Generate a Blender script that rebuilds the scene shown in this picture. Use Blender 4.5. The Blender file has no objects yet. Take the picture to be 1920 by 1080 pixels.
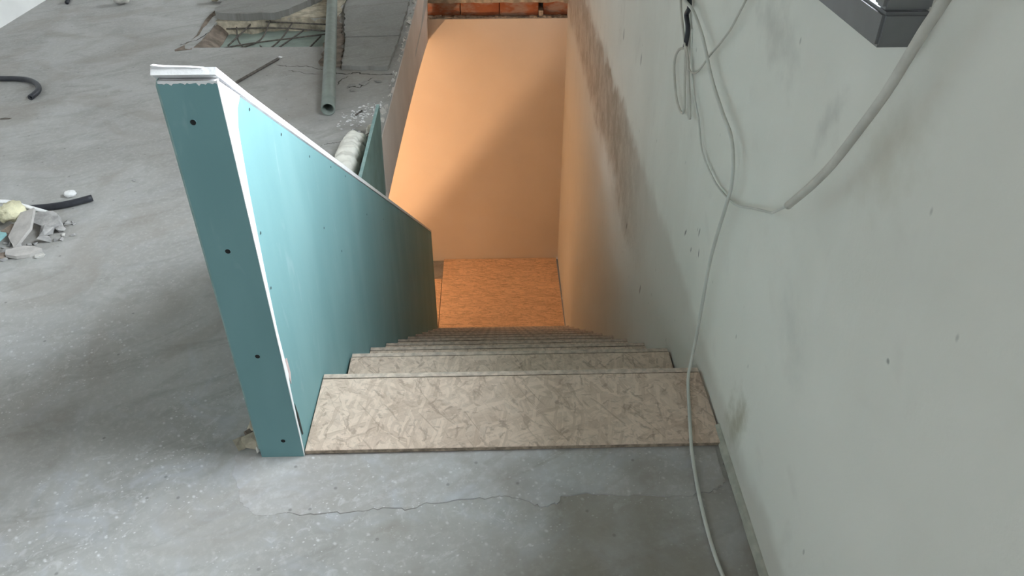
import bpy, bmesh, math, random
from mathutils import Vector, Matrix, noise as mnoise

R = math.radians
scene = bpy.context.scene
C = scene.collection

# ------------------------------------------------------------------ camera
cd = bpy.data.cameras.new('camera')
cd.sensor_fit = 'HORIZONTAL'; cd.sensor_width = 36.0
cd.lens = 36.0 * 1442.24 / 1920.0
cd.clip_start = 0.02; cd.clip_end = 100
cam = bpy.data.objects.new('camera', cd); C.objects.link(cam)
cam.location = (0.4624, -1.2747, 1.4059)
cam.rotation_euler = (R(90 - 36.056), 0, R(-1.5347))
scene.camera = cam

# ------------------------------------------------------------------ world: even overcast daylight
DAY = 31.5
w = bpy.data.worlds.new('overcast'); scene.world = w; w.use_nodes = True
bg = w.node_tree.nodes['Background']
bg.inputs['Color'].default_value = (0.865, 0.945, 1.0, 1)
bg.inputs['Strength'].default_value = DAY

def portal(name, loc, rot, sx, sy):
    l = bpy.data.lights.new(name, 'AREA'); l.shape = 'RECTANGLE'; l.size = sx; l.size_y = sy
    l.cycles.is_portal = True
    o = bpy.data.objects.new(name, l); C.objects.link(o); o.location = loc; o.rotation_euler = rot
    return o

# window openings of the room: one in view on the right, two unseen ones added for fill
WY0, WY1, WZ0, WZ1 = -0.322, 0.95, 1.078, 2.35      # right-hand window, outer frame
RX0, RX1, RZ0, RZ1 = -1.60, -1.0, 1.2, 2.0         # unseen rear window, added for ambient daylight
portal('portal_right', (1.16, (WY0 + WY1) / 2, (WZ0 + WZ1) / 2), (0, R(90), 0), WZ1 - WZ0, WY1 - WY0)
FY0, FY1 = 4.85, 6.1                                 # unseen far right-hand window, added to brighten the far end
portal('portal_far', (1.18, (FY0 + FY1) / 2, (WZ0 + WZ1) / 2), (0, R(90), 0), WZ1 - WZ0, FY1 - FY0)
portal('portal_rear', ((RX0 + RX1) / 2, -3.62, (RZ0 + RZ1) / 2), (R(90), 0, 0), RX1 - RX0, RZ1 - RZ0)

vs = scene.view_settings
vs.view_transform = 'Standard'; vs.look = 'None'; vs.gamma = 1.0; vs.use_curve_mapping = False
vs.exposure = 0.0

LAMP_W = 98.0

# ------------------------------------------------------------------ node helpers
class NT:
    def __init__(s, name, rough=0.8):
        s.m = bpy.data.materials.new(name); s.m.use_nodes = True
        s.t = s.m.node_tree; s.b = s.t.nodes['Principled BSDF']
        s.b.inputs['Roughness'].default_value = rough
        s.b.inputs['Specular IOR Level'].default_value = 0.3
        s.tc = s.t.nodes.new('ShaderNodeTexCoord')
        s.obj = s.tc.outputs['Object']; s.cache = {}; s.dim = '3D'
    def n(s, typ, **k):
        x = s.t.nodes.new(typ)
        for a, v in k.items():
            if a.startswith('_'): continue
            setattr(x, a, v)
        return x
    def link(s, a, b): s.t.links.new(a, b)
    def put(s, sock, v):
        if isinstance(v, bpy.types.NodeSocket): s.link(v, sock)
        elif isinstance(v, tuple) and len(v) == 3 and sock.type == 'RGBA': sock.default_value = (*v, 1)
        else: sock.default_value = v
    def map(s, vec, loc=(0,0,0), rot=(0,0,0), sc=(1,1,1)):
        x = s.n('ShaderNodeMapping'); s.put(x.inputs['Vector'], vec)
        x.inputs['Location'].default_value = loc; x.inputs['Rotation'].default_value = rot; x.inputs['Scale'].default_value = sc
        return x.outputs[0]
    def noise(s, scale, detail=4, rough=0.55, vec=None, dist=0.0, out='Fac'):
        detail = min(detail, 3.5); vec = vec or s.obj; key = (scale, detail, rough, dist, vec.node.name, vec.identifier)
        if key in s.cache: return s.cache[key].outputs[out]
        x = s.n('ShaderNodeTexNoise'); s.put(x.inputs['Vector'], vec); s.cache[key] = x; x.noise_dimensions = s.dim
        x.inputs['Scale'].default_value = scale; x.inputs['Detail'].default_value = detail
        x.inputs['Roughness'].default_value = rough; x.inputs['Distortion'].default_value = dist
        return x.outputs[out]
    def vor(s, scale, vec=None, feature='F1', rnd=1.0):
        x = s.n('ShaderNodeTexVoronoi', feature=feature); x.voronoi_dimensions = s.dim; s.put(x.inputs['Vector'], vec or s.obj)
        x.inputs['Scale'].default_value = scale; x.inputs['Randomness'].default_value = rnd
        return x
    def rng(s, v, a, b, lo=0.0, hi=1.0, smooth=True):
        x = s.n('ShaderNodeMapRange'); x.interpolation_type = 'SMOOTHSTEP' if smooth else 'LINEAR'
        s.put(x.inputs['Value'], v)
        for k, q in zip(('From Min', 'From Max', 'To Min', 'To Max'), (a, b, lo, hi)): x.inputs[k].default_value = q
        return x.outputs[0]
    def math(s, op, a, b=None):
        x = s.n('ShaderNodeMath', operation=op); s.put(x.inputs[0], a)
        if b is not None: s.put(x.inputs[1], b)
        return x.outputs[0]
    def mix(s, f, a, b, mode='MIX'):
        x = s.n('ShaderNodeMix', data_type='RGBA', blend_type=mode)
        s.put(x.inputs[0], f); s.put(x.inputs[6], a); s.put(x.inputs[7], b)
        return x.outputs[2]
    def sep(s, v=None):
        x = s.n('ShaderNodeSeparateXYZ'); s.put(x.inputs[0], v or s.obj); return x.outputs
    def spot(s, ctr, rad, rot=(0,0,0), ragged=0.35, nscale=12.0, soft=0.35):
        # soft blotch of its own shape: ellipsoid around ctr, its rim broken by noise
        x = s.n('ShaderNodeMapping'); x.vector_type = 'TEXTURE'; s.put(x.inputs['Vector'], s.obj)
        x.inputs['Location'].default_value = ctr; x.inputs['Rotation'].default_value = rot; x.inputs['Scale'].default_value = rad
        l = s.n('ShaderNodeVectorMath', operation='LENGTH'); s.link(x.outputs[0], l.inputs[0])
        d = s.math('ADD', l.outputs['Value'], s.math('MULTIPLY', s.math('SUBTRACT', s.noise(nscale, 4), 0.5), ragged * 2))
        return s.rng(d, soft, 1.0, 1.0, 0.0)
    def color(s, v): s.put(s.b.inputs['Base Color'], v)
    def bump(s, h, strength=0.3, dist=0.01):
        x = s.n('ShaderNodeBump'); x.inputs['Strength'].default_value = strength; x.inputs['Distance'].default_value = dist
        s.put(x.inputs['Height'], h); s.link(x.outputs[0], s.b.inputs['Normal'])

def simple(name, col, rough=0.7, var=0.12, nscale=20, bump=0.15, spec=0.3, metal=0.0):
    m = NT(name, rough); m.b.inputs['Specular IOR Level'].default_value = spec; m.b.inputs['Metallic'].default_value = metal
    f = m.noise(nscale, 5)
    d = tuple(c * (1 - var) for c in col); l = tuple(min(1, c * (1 + var)) for c in col)
    m.color(m.mix(m.rng(f, 0.3, 0.7), d, l))
    if bump: m.bump(m.noise(nscale * 3, 4), bump, 0.004)
    return m.m

M = {}
# concrete floor ----------------------------------------------------------
def concrete(name, base, light, dark, speck=True, seed=0.0):
    m = NT(name, 0.75); m.dim = '2D'
    v = m.map(m.obj, loc=(seed, seed * .7, 0))
    big = m.noise(1.6, 5, .6, v, .6); mid = m.noise(7, 6, .65, v, .4); fine = m.noise(60, 4, .6, v)
    streak = m.noise(3.0, 4, .6, m.map(m.map(v, rot=(0, 0, -.45)), sc=(1, 3.2, 1)), 1.2)
    c = m.mix(m.rng(big, .35, .68), base, light)
    c = m.mix(m.math('MULTIPLY', m.rng(streak, .5, .72), .5), c, dark)
    c = m.mix(m.math('MULTIPLY', m.rng(mid, .52, .75), .35), c, dark)
    c = m.mix(m.math('MULTIPLY', m.rng(fine, .45, .75), .18), c, tuple(min(1, k * 1.5) for k in light))
    if speck:
        # worn cloudy film with a cool light cast painted in at the front, trowel smears, flecks of spilt plaster
        cl = m.noise(5.5, 7, .72, v, .9)
        c = m.mix(m.math('MULTIPLY', m.math('MULTIPLY', m.rng(cl, .46, .74), .42), m.rng(m.sep()[1], -.1, .6, 1, .25)), c, (.52, .55, .61))
        c = m.mix(m.math('MULTIPLY', m.rng(m.noise(2.3, 6, .7, m.map(v, loc=(4, 2, 0)), .5), .50, .68), .40), c, (.315, .285, .25))
        near = m.rng(m.sep()[1], -.1, 1.3, 1, .12)
        grp = m.math('MULTIPLY', m.rng(m.noise(3.1, 4, .6, m.map(v, loc=(7, 1, 0))), .40, .60), near)
        for ang, s1, th, st_ in ((.8, 30, .86, .6), (-.4, 52, .88, .65), (.2, 85, .88, .7)):
            sp = m.vor(s1, m.map(m.map(v, rot=(0, 0, ang)), sc=(1, 1.35, 1)))
            dot = m.math('MULTIPLY', m.rng(sp.outputs['Distance'], .03, .20, 1, 0), m.rng(m.sep(sp.outputs['Color'])[0], th, th + .02))
            c = m.mix(m.math('MULTIPLY', m.math('MULTIPLY', dot, st_), m.rng(grp, 0, 1, .15, 1)), c, (.80, .81, .82))
        smear = m.math('MULTIPLY', m.math('MULTIPLY', m.rng(m.noise(26, 6, .75, m.map(m.map(v, rot=(0, 0, -.5)), sc=(1, 1.3, 1)), .4), .54, .72), .34), grp)
        c = m.mix(smear, c, (.72, .73, .75))
        pit = m.vor(16, m.map(v, loc=(1, 3, 0)))
        c = m.mix(m.math('MULTIPLY', m.math('MULTIPLY', m.rng(pit.outputs['Distance'], .03, .09, 1, 0), m.rng(m.sep(pit.outputs['Color'])[1], .9, .92)), .5), c, (.12, .115, .11))
        # brown site dust towards the right wall, deepened to paint in the light's falloff
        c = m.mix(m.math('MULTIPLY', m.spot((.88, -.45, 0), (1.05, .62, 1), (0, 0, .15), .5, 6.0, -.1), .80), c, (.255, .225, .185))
        c = m.mix(m.math('MULTIPLY', m.spot((-.25, 2.6, 0), (.9, 1.1, 1), (0, 0, 0), .5, 4.0, 0.0), .45), c, (.29, .265, .235))
    m.color(c)
    m.bump(m.math('ADD', m.math('MULTIPLY', mid, .7), m.math('MULTIPLY', fine, .25)), .35, .006)
    return m.m
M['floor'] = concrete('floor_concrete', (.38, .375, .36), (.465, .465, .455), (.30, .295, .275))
M['patch'] = concrete('patch_concrete', (.45, .44, .43), (.56, .57, .59), (.36, .33, .31), seed=3.1)
M['slabpiece'] = concrete('old_screed', (.25, .245, .235), (.31, .305, .29), (.18, .17, .155), speck=False, seed=5.0)
M['beige_break'] = simple('broken_beige_concrete', (.46, .41, .32), .95, .3, 22, .8)
M['brown_dirt'] = simple('brown_rubble', (.24, .195, .16), .95, .3, 18, .9)
M['grey_stone'] = simple('grey_rubble', (.40, .39, .385), .9, .25, 25, .6)
M['pale_stone'] = simple('pale_plaster', (.62, .60, .57), .9, .15, 25, .4)
M['foam'] = simple('cream_foam', (.84, .82, .75), .9, .08, 30, .5)
M['white_foam'] = simple('white_foam', (.86, .86, .86), .9, .05, 40, .3)
M['yellow_foam'] = simple('yellow_foam', (.72, .68, .48), .9, .12, 40, .6)
M['white_paper'] = simple('white_gypsum', (.86, .86, .87), .9, .04, 40, .25)
M['pink_gyps'] = simple('pink_filler', (.60, .47, .45), .9, .1, 40, .2)
M['rod'] = simple('rusty_steel', (.13, .115, .10), .7, .3, 60, .3)
M['black_rubber'] = simple('black_rubber', (.035, .037, .045), .45, .2, 30, .1, .4)
M['dark_hole'] = simple('dark_steel', (.012, .014, .014), .6, .1, 60, 0)
M['pipe'] = simple('pipe_plastic', (.235, .27, .245), .45, .12, 14, .08, .35)
M['cable'] = simple('white_cable', (.62, .63, .585), .5, .06, 20, .05, .4)
M['conduit'] = simple('pale_conduit', (.58, .565, .51), .5, .08, 20, .1, .4)
M['frame'] = simple('anthracite_frame', (.19, .195, .20), .35, .12, 9, .04, .5)
M['white_wall'] = simple('white_paint', (.86, .86, .85), .85, .04, 5, .12)
M['raw'] = simple('raw_concrete_wall', (.27, .245, .215), .9, .2, 5, .3)
M['soil'] = simple('ground_soil', (.22, .21, .18), .95, .2, 2, .3)
M['ceiling'] = simple('raw_ceiling', (.38, .34, .285), .9, .04, 4, .1)
M['plaster_grey'] = simple('dusty_plaster', (.50, .475, .455), .9, .12, 25, .3)
M['crack'] = simple('crack_dark', (.10, .092, .082), .95, .3, 60, .2)
M['gap_dark'] = simple('gap_shadow_brown', (.07, .045, .05), .95, .2, 60, 0)
M['plinth'] = simple('grey_plinth', (.43, .43, .37), .9, .15, 30, .3)
M['grout'] = simple('rough_mortar', (.42, .36, .30), .95, .3, 40, .9)
M['pale_green'] = simple('pale_green_board', (.30, .36, .32), .85, .12, 10, .1)
M['lamp_body'] = simple('lamp_yellow_metal', (.55, .38, .05), .5, .1, 20, 0)

# teal moisture-resistant plasterboard -----------------------------------
m = NT('teal_plasterboard', .7)
f1 = m.noise(5, 4, .5, m.map(m.obj, sc=(1, 1, .35))); f2 = m.noise(90, 3)
c = m.mix(m.rng(f1, .35, .7), (.175, .335, .35), (.205, .375, .39))
c = m.mix(m.math('MULTIPLY', m.rng(m.noise(14, 5, .7, m.map(m.obj, sc=(1, 1.3, .25)), .8), .6, .78), .3), c, (.36, .50, .52))
m.color(c); m.bump(f2, .06, .002); M['teal'] = m.m
m = NT('teal_plasterboard_cut', .85)
m.color(m.mix(m.rng(m.noise(30, 4), .4, .65), (.22, .34, .325), (.29, .41, .395))); M['teal_edge'] = m.m
M['teal_dark'] = simple('dark_teal_board', (.125, .20, .185), .85, .15, 9, .1)  # darker than the other teal boards
M['teal_scrap'] = simple('teal_scrap', (.26, .46, .47), .85, .1, 30, .1)

# oriented strand board ----------------------------------------------------
def osb(name, tint, contrast=1.0, along=(0, 1, 2), stretch=1.0):
    m = NT(name, .72); m.dim = '2D'
    oi = m.n('ShaderNodeObjectInfo')
    off = m.n('ShaderNodeCombineXYZ'); m.link(m.math('MULTIPLY', oi.outputs['Random'], 37.0), off.inputs[0])
    m.link(m.math('MULTIPLY', oi.outputs['Random'], 91.0), off.inputs[1])
    ad = m.n('ShaderNodeVectorMath', operation='ADD'); m.link(m.obj, ad.inputs[0]); m.link(off.outputs[0], ad.inputs[1])
    base = ad.outputs[0]
    col = m.mix(m.rng(m.noise(4, 3, .5, base), .3, .7), tuple(t * .92 for t in tint), tint)
    hgt = None
    lay = [(.25, 6, 32), (1.45, 7, 36), (2.45, 8, 42), (.95, 6, 28), (2.0, 9, 48), (3.0, 7, 40), (.6, 10, 62), (1.2, 12, 80), (2.7, 11, 66), (1.75, 13, 90)]
    for i, (a, sl, sw) in enumerate(lay):
        if stretch != 1.0: a = (a - 1.5) * .28
        rotv = m.map(base, rot=(0, 0, a))
        v = m.map(rotv, loc=(i * 3.7, i * 5.1, i), sc=(sl, sw, 3))
        warp = m.n('ShaderNodeVectorMath', operation='MULTIPLY_ADD')
        m.link(m.noise(6.0, 3, .6, base, out='Color'), warp.inputs[0]); warp.inputs[1].default_value = (1.6, 2.6, 0); m.link(v, warp.inputs[2])
        vo = m.vor(1.0, warp.outputs[0], rnd=.85); vo.voronoi_dimensions = '2D'; vo.distance = 'CHEBYCHEV'
        sc_ = m.sep(vo.outputs['Color'])
        keep = m.rng(sc_[0], .50, .51)
        core = m.rng(vo.outputs['Distance'], .40, .44, 1, 0)
        mask = m.math('MULTIPLY', keep, core)
        grain = m.noise(6, 2, .6, m.map(rotv, sc=(.5, 16, 1)))
        tone = m.math('ADD', sc_[1], m.math('MULTIPLY', m.math('SUBTRACT', grain, .5), .8))
        dk = tuple(t * (1 - k * contrast) for t, k in zip(tint, (.31, .36, .40))); lt = tuple(min(1, t * 1.10) for t in tint)
        sc_col = m.mix(m.rng(tone, -.12, .75, smooth=False), dk, lt)
        shade = m.rng(vo.outputs['Distance'], .36, .43, 1, .80)          # thin darker rim where strands overlap
        sc_col = m.mix(1.0, sc_col, shade, 'MULTIPLY')
        col = m.mix(m.math('MULTIPLY', mask, .70), col, sc_col)
        hgt = mask if hgt is None else m.math('ADD', hgt, m.math('MULTIPLY', mask, .6))
    # small dark bark flecks
    for a, sx, sy, th, st_ in ((.9, 18, 70, .93, .5), (2.3, 26, 90, .92, .5), (1.6, 14, 100, .93, .45), (.1, 40, 110, .90, .4)):
        if stretch != 1.0: a = (a - 1.5) * .25
        wp = m.n('ShaderNodeVectorMath', operation='MULTIPLY_ADD')
        m.link(m.noise(28.0, 4, .7, base, out='Color'), wp.inputs[0]); wp.inputs[1].default_value = (1.3, 1.8, 0); m.link(m.map(m.map(base, rot=(0, 0, a)), sc=(sx, sy, 3)), wp.inputs[2])
        vo = m.vor(1.0, wp.outputs[0]); vo.voronoi_dimensions = '2D'
        fl = m.math('MULTIPLY', m.rng(m.sep(vo.outputs['Color'])[2], th, th + .02), m.rng(vo.outputs['Distance'], .15, .42, 1, 0))
        col = m.mix(m.math('MULTIPLY', fl, st_ * contrast), col, tuple(t * k for t, k in zip(tint, (.38, .33, .30))))
    cl = m.math('MULTIPLY', m.rng(m.noise(17, 6, .72, base, 1.2), .56, .70), .40 * contrast)
    col = m.mix(cl, col, tuple(t * k for t, k in zip(tint, (.60, .55, .51))))
    hair = m.math('MULTIPLY', m.rng(m.noise(30, 5, .7, m.map(m.map(base, rot=(0, 0, 1.0 if stretch == 1.0 else 0)), sc=(.25, 1.6, 1)), .8), .60, .68), .5 * contrast)
    col = m.mix(hair, col, tuple(t * k for t, k in zip(tint, (.46, .41, .37))))
    m.color(col); m.bump(hgt, .2, .0015)
    return m.m
M['osb'] = osb('dusty_osb', (.70, .565, .465), .9)
M['osb_lip'] = simple('osb_lip', (.60, .50, .42), .85, .22, 45, .4)
M['osb_edge'] = simple('osb_cut_edge', (.36, .29, .225), .9, .35, 70, .5)
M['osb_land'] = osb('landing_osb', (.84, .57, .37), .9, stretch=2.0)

# plastered right wall -----------------------------------------------------
m = NT('right_wall_plaster', .85)
x_, y_, z_ = m.sep()
big = m.noise(1.5, 5, .6, None, .5); mid = m.noise(6, 5, .65, None, .3); fine = m.noise(120, 3)
c = m.mix(m.rng(big, .33, .68), (.745, .74, .675), (.815, .81, .745))
c = m.mix(m.math('MULTIPLY', m.rng(mid, .55, .78), .35), c, (.62, .60, .55))
vert = m.noise(4.0, 4, .6, m.map(m.obj, sc=(1, 2.2, .4)))
c = m.mix(m.math('MULTIPLY', m.rng(vert, .5, .75), .25), c, (.83, .84, .79))
# lower, newer coat under the old floor level
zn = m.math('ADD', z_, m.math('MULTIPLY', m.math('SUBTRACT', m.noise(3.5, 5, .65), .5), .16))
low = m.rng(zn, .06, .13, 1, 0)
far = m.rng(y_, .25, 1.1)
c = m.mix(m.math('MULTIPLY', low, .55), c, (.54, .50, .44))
zb = m.math('ADD', z_, m.math('MULTIPLY', m.math('SUBTRACT', m.noise(5.0, 6, .7, None, .4), .5), .28))
band = m.math('MULTIPLY', m.rng(zb, .03, .10, 1, 0), m.rng(zb, -.40, -.26))
band = m.math('MULTIPLY', band, m.rng(y_, .9, 2.0))
bcol = m.mix(m.rng(m.noise(9, 6, .7), .35, .7), (.36, .29, .22), (.54, .47, .39))
c = m.mix(m.math('MULTIPLY', band, .85), c, bcol)
for ctr, rad, rot, s_, col_ in [
    ((1.008, -.045, .12), (.1, .055, .085), (.3, 0, 0), .75, (.36, .33, .23)),      # brown damp spot over the plinth
    ((1.01, .19, .93), (.1, .13, .055), (.2, 0, 0), .45, (.40, .39, .36)),           # smudge under the window
    ((1.007, -.12, .885), (.1, .022, .075), (.5, 0, 0), .45, (.38, .37, .34)),
    ((1.003, -.489, .698), (.1, .006, .006), (0, 0, 0), .8, (.3, .3, .28)),
    ((1.012, .47, .31), (.1, .006, .02), (.2, 0, 0), .8, (.22, .22, .2)),
    ((1.012, .444, .26), (.1, .005, .018), (-.2, 0, 0), .85, (.2, .2, .18)),
    ((1.012, .60, .229), (.1, .007, .02), (.5, 0, 0), .85, (.2, .2, .18)),
    ((1.012, .52, .222), (.1, .005, .012), (.2, 0, 0), .8, (.22, .22, .2)),
    ((1.02, 1.55, .40), (.1, .012, .03), (.1, 0, 0), .8, (.25, .25, .23)),
    ((1.02, 2.0, .35), (.1, .015, .035), (.1, 0, 0), .7, (.3, .3, .28)),
    ((1.02, 1.5, -.30), (.1, .015, .03), (.4, 0, 0), .7, (.2, .17, .14)),
    ((1.02, 1.1, -.34), (.1, .012, .03), (.2, 0, 0), .7, (.2, .17, .14)),
    ((1.008, -.20, .50), (.1, .10, .05), (.7, 0, 0), .25, (.45, .46, .43)),
    ((1.006, -.33, .93), (.1, .06, .11), (.7, 0, 0), .4, (.52, .48, .38)),
]:
    c = m.mix(m.math('MULTIPLY', m.spot(ctr, tuple(k * (1.5 if max(rad[1:]) > .04 else 1) for k in rad), rot, .75 if max(rad[1:]) > .04 else .3, 22.0 if max(rad[1:]) > .04 else 60.0, -.2 if max(rad[1:]) > .04 else .35), s_), c, col_)
sm = m.math('MULTIPLY', m.rng(m.vor(7.5, m.map(m.obj, sc=(1, 1.6, .9))).outputs['Distance'], .02, .06, 1, 0), .5)
c = m.mix(sm, c, (.30, .30, .27))
m.color(c)
h = m.math('ADD', m.math('MULTIPLY', mid, .6), m.math('MULTIPLY', fine, .08))
h = m.math('ADD', h, m.math('MULTIPLY', low, -.5))
h = m.math('ADD', h, m.math('MULTIPLY', m.math('MULTIPLY', band, m.noise(24, 6, .7)), 1.6))
m.bump(h, .35, .01); M['wall_right'] = m.m

# cream wall at the foot of the stairs ------------------------------------
m = NT('cream_plaster', .85)
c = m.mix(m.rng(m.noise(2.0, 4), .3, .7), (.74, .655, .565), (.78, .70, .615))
for ctr, rad, s_ in [((.80, 4.73, -.50), (.13, .2, .032), .75), ((.94, 4.73, -.485), (.05, .2, .04), .5), ((.37, 4.73, -2.49), (.010, .2, .035), .8),
                     ((.0, 4.73, -2.58), (.01, .2, .012), .7), ((.12, 4.73, -2.58), (.01, .2, .012), .7), ((.0, 4.73, -.73), (.03, .2, .01), .3)]:
    c = m.mix(m.math('MULTIPLY', m.spot(ctr, rad, (0, 0, 0), .3, 40), s_), c, (.50, .27, .10) if rad[0] > .04 else (.2, .13, .08))
m.color(c); m.bump(m.noise(60, 4), .12, .004); M['cream'] = m.m
m = NT('lining_board_grey', .85)
m.color(m.mix(m.rng(m.noise(4, 4), .3, .7), (.62, .55, .505), (.68, .61, .565))); m.bump(m.noise(70, 3), .1, .003); M['lining'] = m.m
# hollow clay brick
m = NT('clay_brick', .9)
c = m.mix(m.rng(m.noise(9, 5), .3, .7), (.30, .10, .05), (.40, .15, .075))
c = m.mix(m.math('MULTIPLY', m.rng(m.noise(5, 5, .7, m.map(m.obj, rot=(0, .6, 0), sc=(1, 1, 2.4))), .45, .66), .8), c, (.40, .31, .26))
m.color(c); m.bump(m.noise(50, 5), .4, .004); M['brick'] = m.m
# glass: clear pane with a fresnel sheen
m = NT('window_glass', 0.02)
tr = m.n('ShaderNodeBsdfTransparent'); gl = m.n('ShaderNodeBsdfGlossy'); gl.inputs['Roughness'].default_value = .02
lw = m.n('ShaderNodeLayerWeight'); lw.inputs['Blend'].default_value = .5; mx = m.n('ShaderNodeMixShader')
m.link(m.math('ADD', m.math('MULTIPLY', m.math('POWER', lw.outputs['Facing'], 5.0), .9), .035), mx.inputs[0]); m.link(tr.outputs[0], mx.inputs[1]); m.link(gl.outputs[0], mx.inputs[2])
m.link(mx.outputs[0], m.t.nodes['Material Output'].inputs['Surface']); M['glass'] = m.m
m = NT('lamp_lens', .3); m.b.inputs['Emission Color'].default_value = (1, .62, .30, 1); m.b.inputs['Emission Strength'].default_value = 6; M['lens'] = m.m

# ------------------------------------------------------------------ mesh helpers
def link(name, bm, mat, parent=None, smooth=False, loc=None):
    me = bpy.data.meshes.new(name)
    bmesh.ops.recalc_face_normals(bm, faces=bm.faces[:]); bm.to_mesh(me); bm.free()
    mats = mat if isinstance(mat, (list, tuple)) else [mat]
    for q in mats: me.materials.append(M[q] if isinstance(q, str) else q)
    if smooth:
        for p in me.polygons: p.use_smooth = True
    o = bpy.data.objects.new(name, me); C.objects.link(o)
    if loc: o.location = loc
    if parent: o.parent = parent
    return o
def empty(name, loc=(0, 0, 0)):
    o = bpy.data.objects.new(name, None); C.objects.link(o); o.location = loc; o.empty_display_size = .1
    return o
def tag(o, label=None, cat=None, group=None, kind=None):
    if label: o['label'] = label
    if cat: o['category'] = cat
    if group: o['group'] = group
    if kind: o['kind'] = kind
    return o
def box(bm, x0, x1, y0, y1, z0, z1, mi=0):
    v = [bm.verts.new((x, y, z)) for x in (x0, x1) for y in (y0, y1) for z in (z0, z1)]
    for q in ((0, 1, 3, 2), (4, 6, 7, 5), (0, 4, 5, 1), (2, 3, 7, 6), (0, 2, 6, 4), (1, 5, 7, 3)):
        f = bm.faces.new([v[i] for i in q]); f.material_index = mi
    return v
def prism(bm, poly, ext, mi=0):
    """poly: 3-D ring; ext: vector the ring is extruded by"""
    e = Vector(ext); a = [bm.verts.new(p) for p in poly]; b = [bm.verts.new(Vector(p) + e) for p in poly]
    n = len(a); fs = [bm.faces.new(a), bm.faces.new(b[::-1])]
    for i in range(n): fs.append(bm.faces.new((a[i], b[i], b[(i + 1) % n], a[(i + 1) % n])))
    for f in fs: f.material_index = mi
    return fs
def spline(pts, n=8):
    P = [Vector(p) for p in pts]; P = [P[0] * 2 - P[1]] + P + [P[-1] * 2 - P[-2]]; out = []
    for i in range(1, len(P) - 2):
        a, b, c_, d = P[i - 1:i + 3]
        for k in range(n):
            t = k / n
            out.append(.5 * ((2 * b) + (c_ - a) * t + (2 * a - 5 * b + 4 * c_ - d) * t * t + (3 * b - a - 3 * c_ + d) * t ** 3))
    out.append(P[-2]); return out
def tube(bm, pts, r, seg=10, hollow=None, mi=0, radii=None, jag=0.0):
    pts = [Vector(p) for p in pts]; rings = []; inner = []
    t0 = (pts[1] - pts[0]).normalized(); up = Vector((0, 0, 1)) if abs(t0.z) < .9 else Vector((0, 1, 0))
    nrm = t0.cross(up).normalized()
    for i, p in enumerate(pts):
        t = (pts[min(i + 1, len(pts) - 1)] - pts[max(i - 1, 0)]).normalized()
        nrm = (nrm - t * nrm.dot(t)).normalized(); bn = t.cross(nrm); rr = radii[i] if radii else r
        ring = []; inn = []
        for k in range(seg):
            a = 2 * math.pi * k / seg; d = nrm * math.cos(a) + bn * math.sin(a)
            s = 1 + (random.uniform(-jag, jag) if jag else 0)
            ring.append(bm.verts.new(p + d * rr * s))
            if hollow: inn.append(bm.verts.new(p + d * hollow))
        rings.append(ring); inner.append(inn)
    def skin(rs, flip):
        for i in range(len(rs) - 1):
            for k in range(seg):
                q = (rs[i][k], rs[i][(k + 1) % seg], rs[i + 1][(k + 1) % seg], rs[i + 1][k])
                bm.faces.new(q[::-1] if flip else q).material_index = mi
    skin(rings, False)
    if hollow:
        skin(inner, True)
        for e in (0, -1):
            for k in range(seg):
                bm.faces.new((rings[e][k], inner[e][k], inner[e][(k + 1) % seg], rings[e][(k + 1) % seg])).material_index = mi
    else:
        bm.faces.new(rings[0][::-1]).material_index = mi; bm.faces.new(rings[-1]).material_index = mi
def rock(bm, size, seed, n=16):
    rd = random.Random(seed); vs_ = []
    for i in range(n):
        d = Vector((rd.gauss(0, 1), rd.gauss(0, 1), rd.gauss(0, 1))).normalized() * rd.uniform(.75, 1.05)
        vs_.append(bm.verts.new((d.x * size[0], d.y * size[1], d.z * size[2])))
    r = bmesh.ops.convex_hull(bm, input=vs_)
    bmesh.ops.delete(bm, geom=[v for v in bm.verts if not v.link_faces], context='VERTS')
def blob(bm, size, seed, amp=.25, freq=2.2, sub=3):
    bmesh.ops.create_icosphere(bm, subdivisions=sub, radius=1.0)
    for v in bm.verts:
        d = v.co.copy(); k = 1 + amp * mnoise.noise(d * freq + Vector((seed * 7.3, seed, 0)))
        v.co = Vector((d.x * size[0] * k, d.y * size[1] * k, d.z * size[2] * k))
def piece(name, kind, loc, size, seed, mat, rot=(0, 0, 0), parent=None, n=16, amp=.25, freq=2.2):
    bm = bmesh.new()
    if kind == 'rock': rock(bm, size, seed, n)
    elif kind == 'slab':
        rd_ = random.Random(seed); m_ = rd_.choice((5, 6, 7)); ring = []
        for q in range(m_):
            a = 2 * math.pi * (q + rd_.uniform(-.3, .3)) / m_; rr = rd_.uniform(.8, 1.1); ring.append((size[0] * rr * math.cos(a), size[1] * rr * math.sin(a), 0))
        prism(bm, ring, (rd_.uniform(-.004, .004), rd_.uniform(-.004, .004), size[2]))
    else: blob(bm, size, seed, amp, freq)
    o = link(name, bm, mat, parent, smooth=(kind == 'blob'))
    o.rotation_euler = rot
    zs = [(o.rotation_euler.to_matrix() @ v.co).z for v in o.data.vertices]
    o.location = (loc[0], loc[1], loc[2] - min(zs))
    return o
def tubeobj(name, pts, r, mat, parent=None, n=8, seg=10, hollow=None, radii=None, smooth=True):
    bm = bmesh.new(); tube(bm, spline(pts, n) if n else pts, r, seg, hollow, radii=radii)
    return link(name, bm, mat, parent, smooth)

XW = lambda y: 1.008 + .0095 * y          # face of the right wall
YB = 4.736                                 # wall at the foot of the stairs
ZL = -2.623                                # landing level
XL = -2.38                                 # left wall
YR, YF = -3.5, 6.5                         # rear and far end of the room
ZC = 2.6

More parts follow.
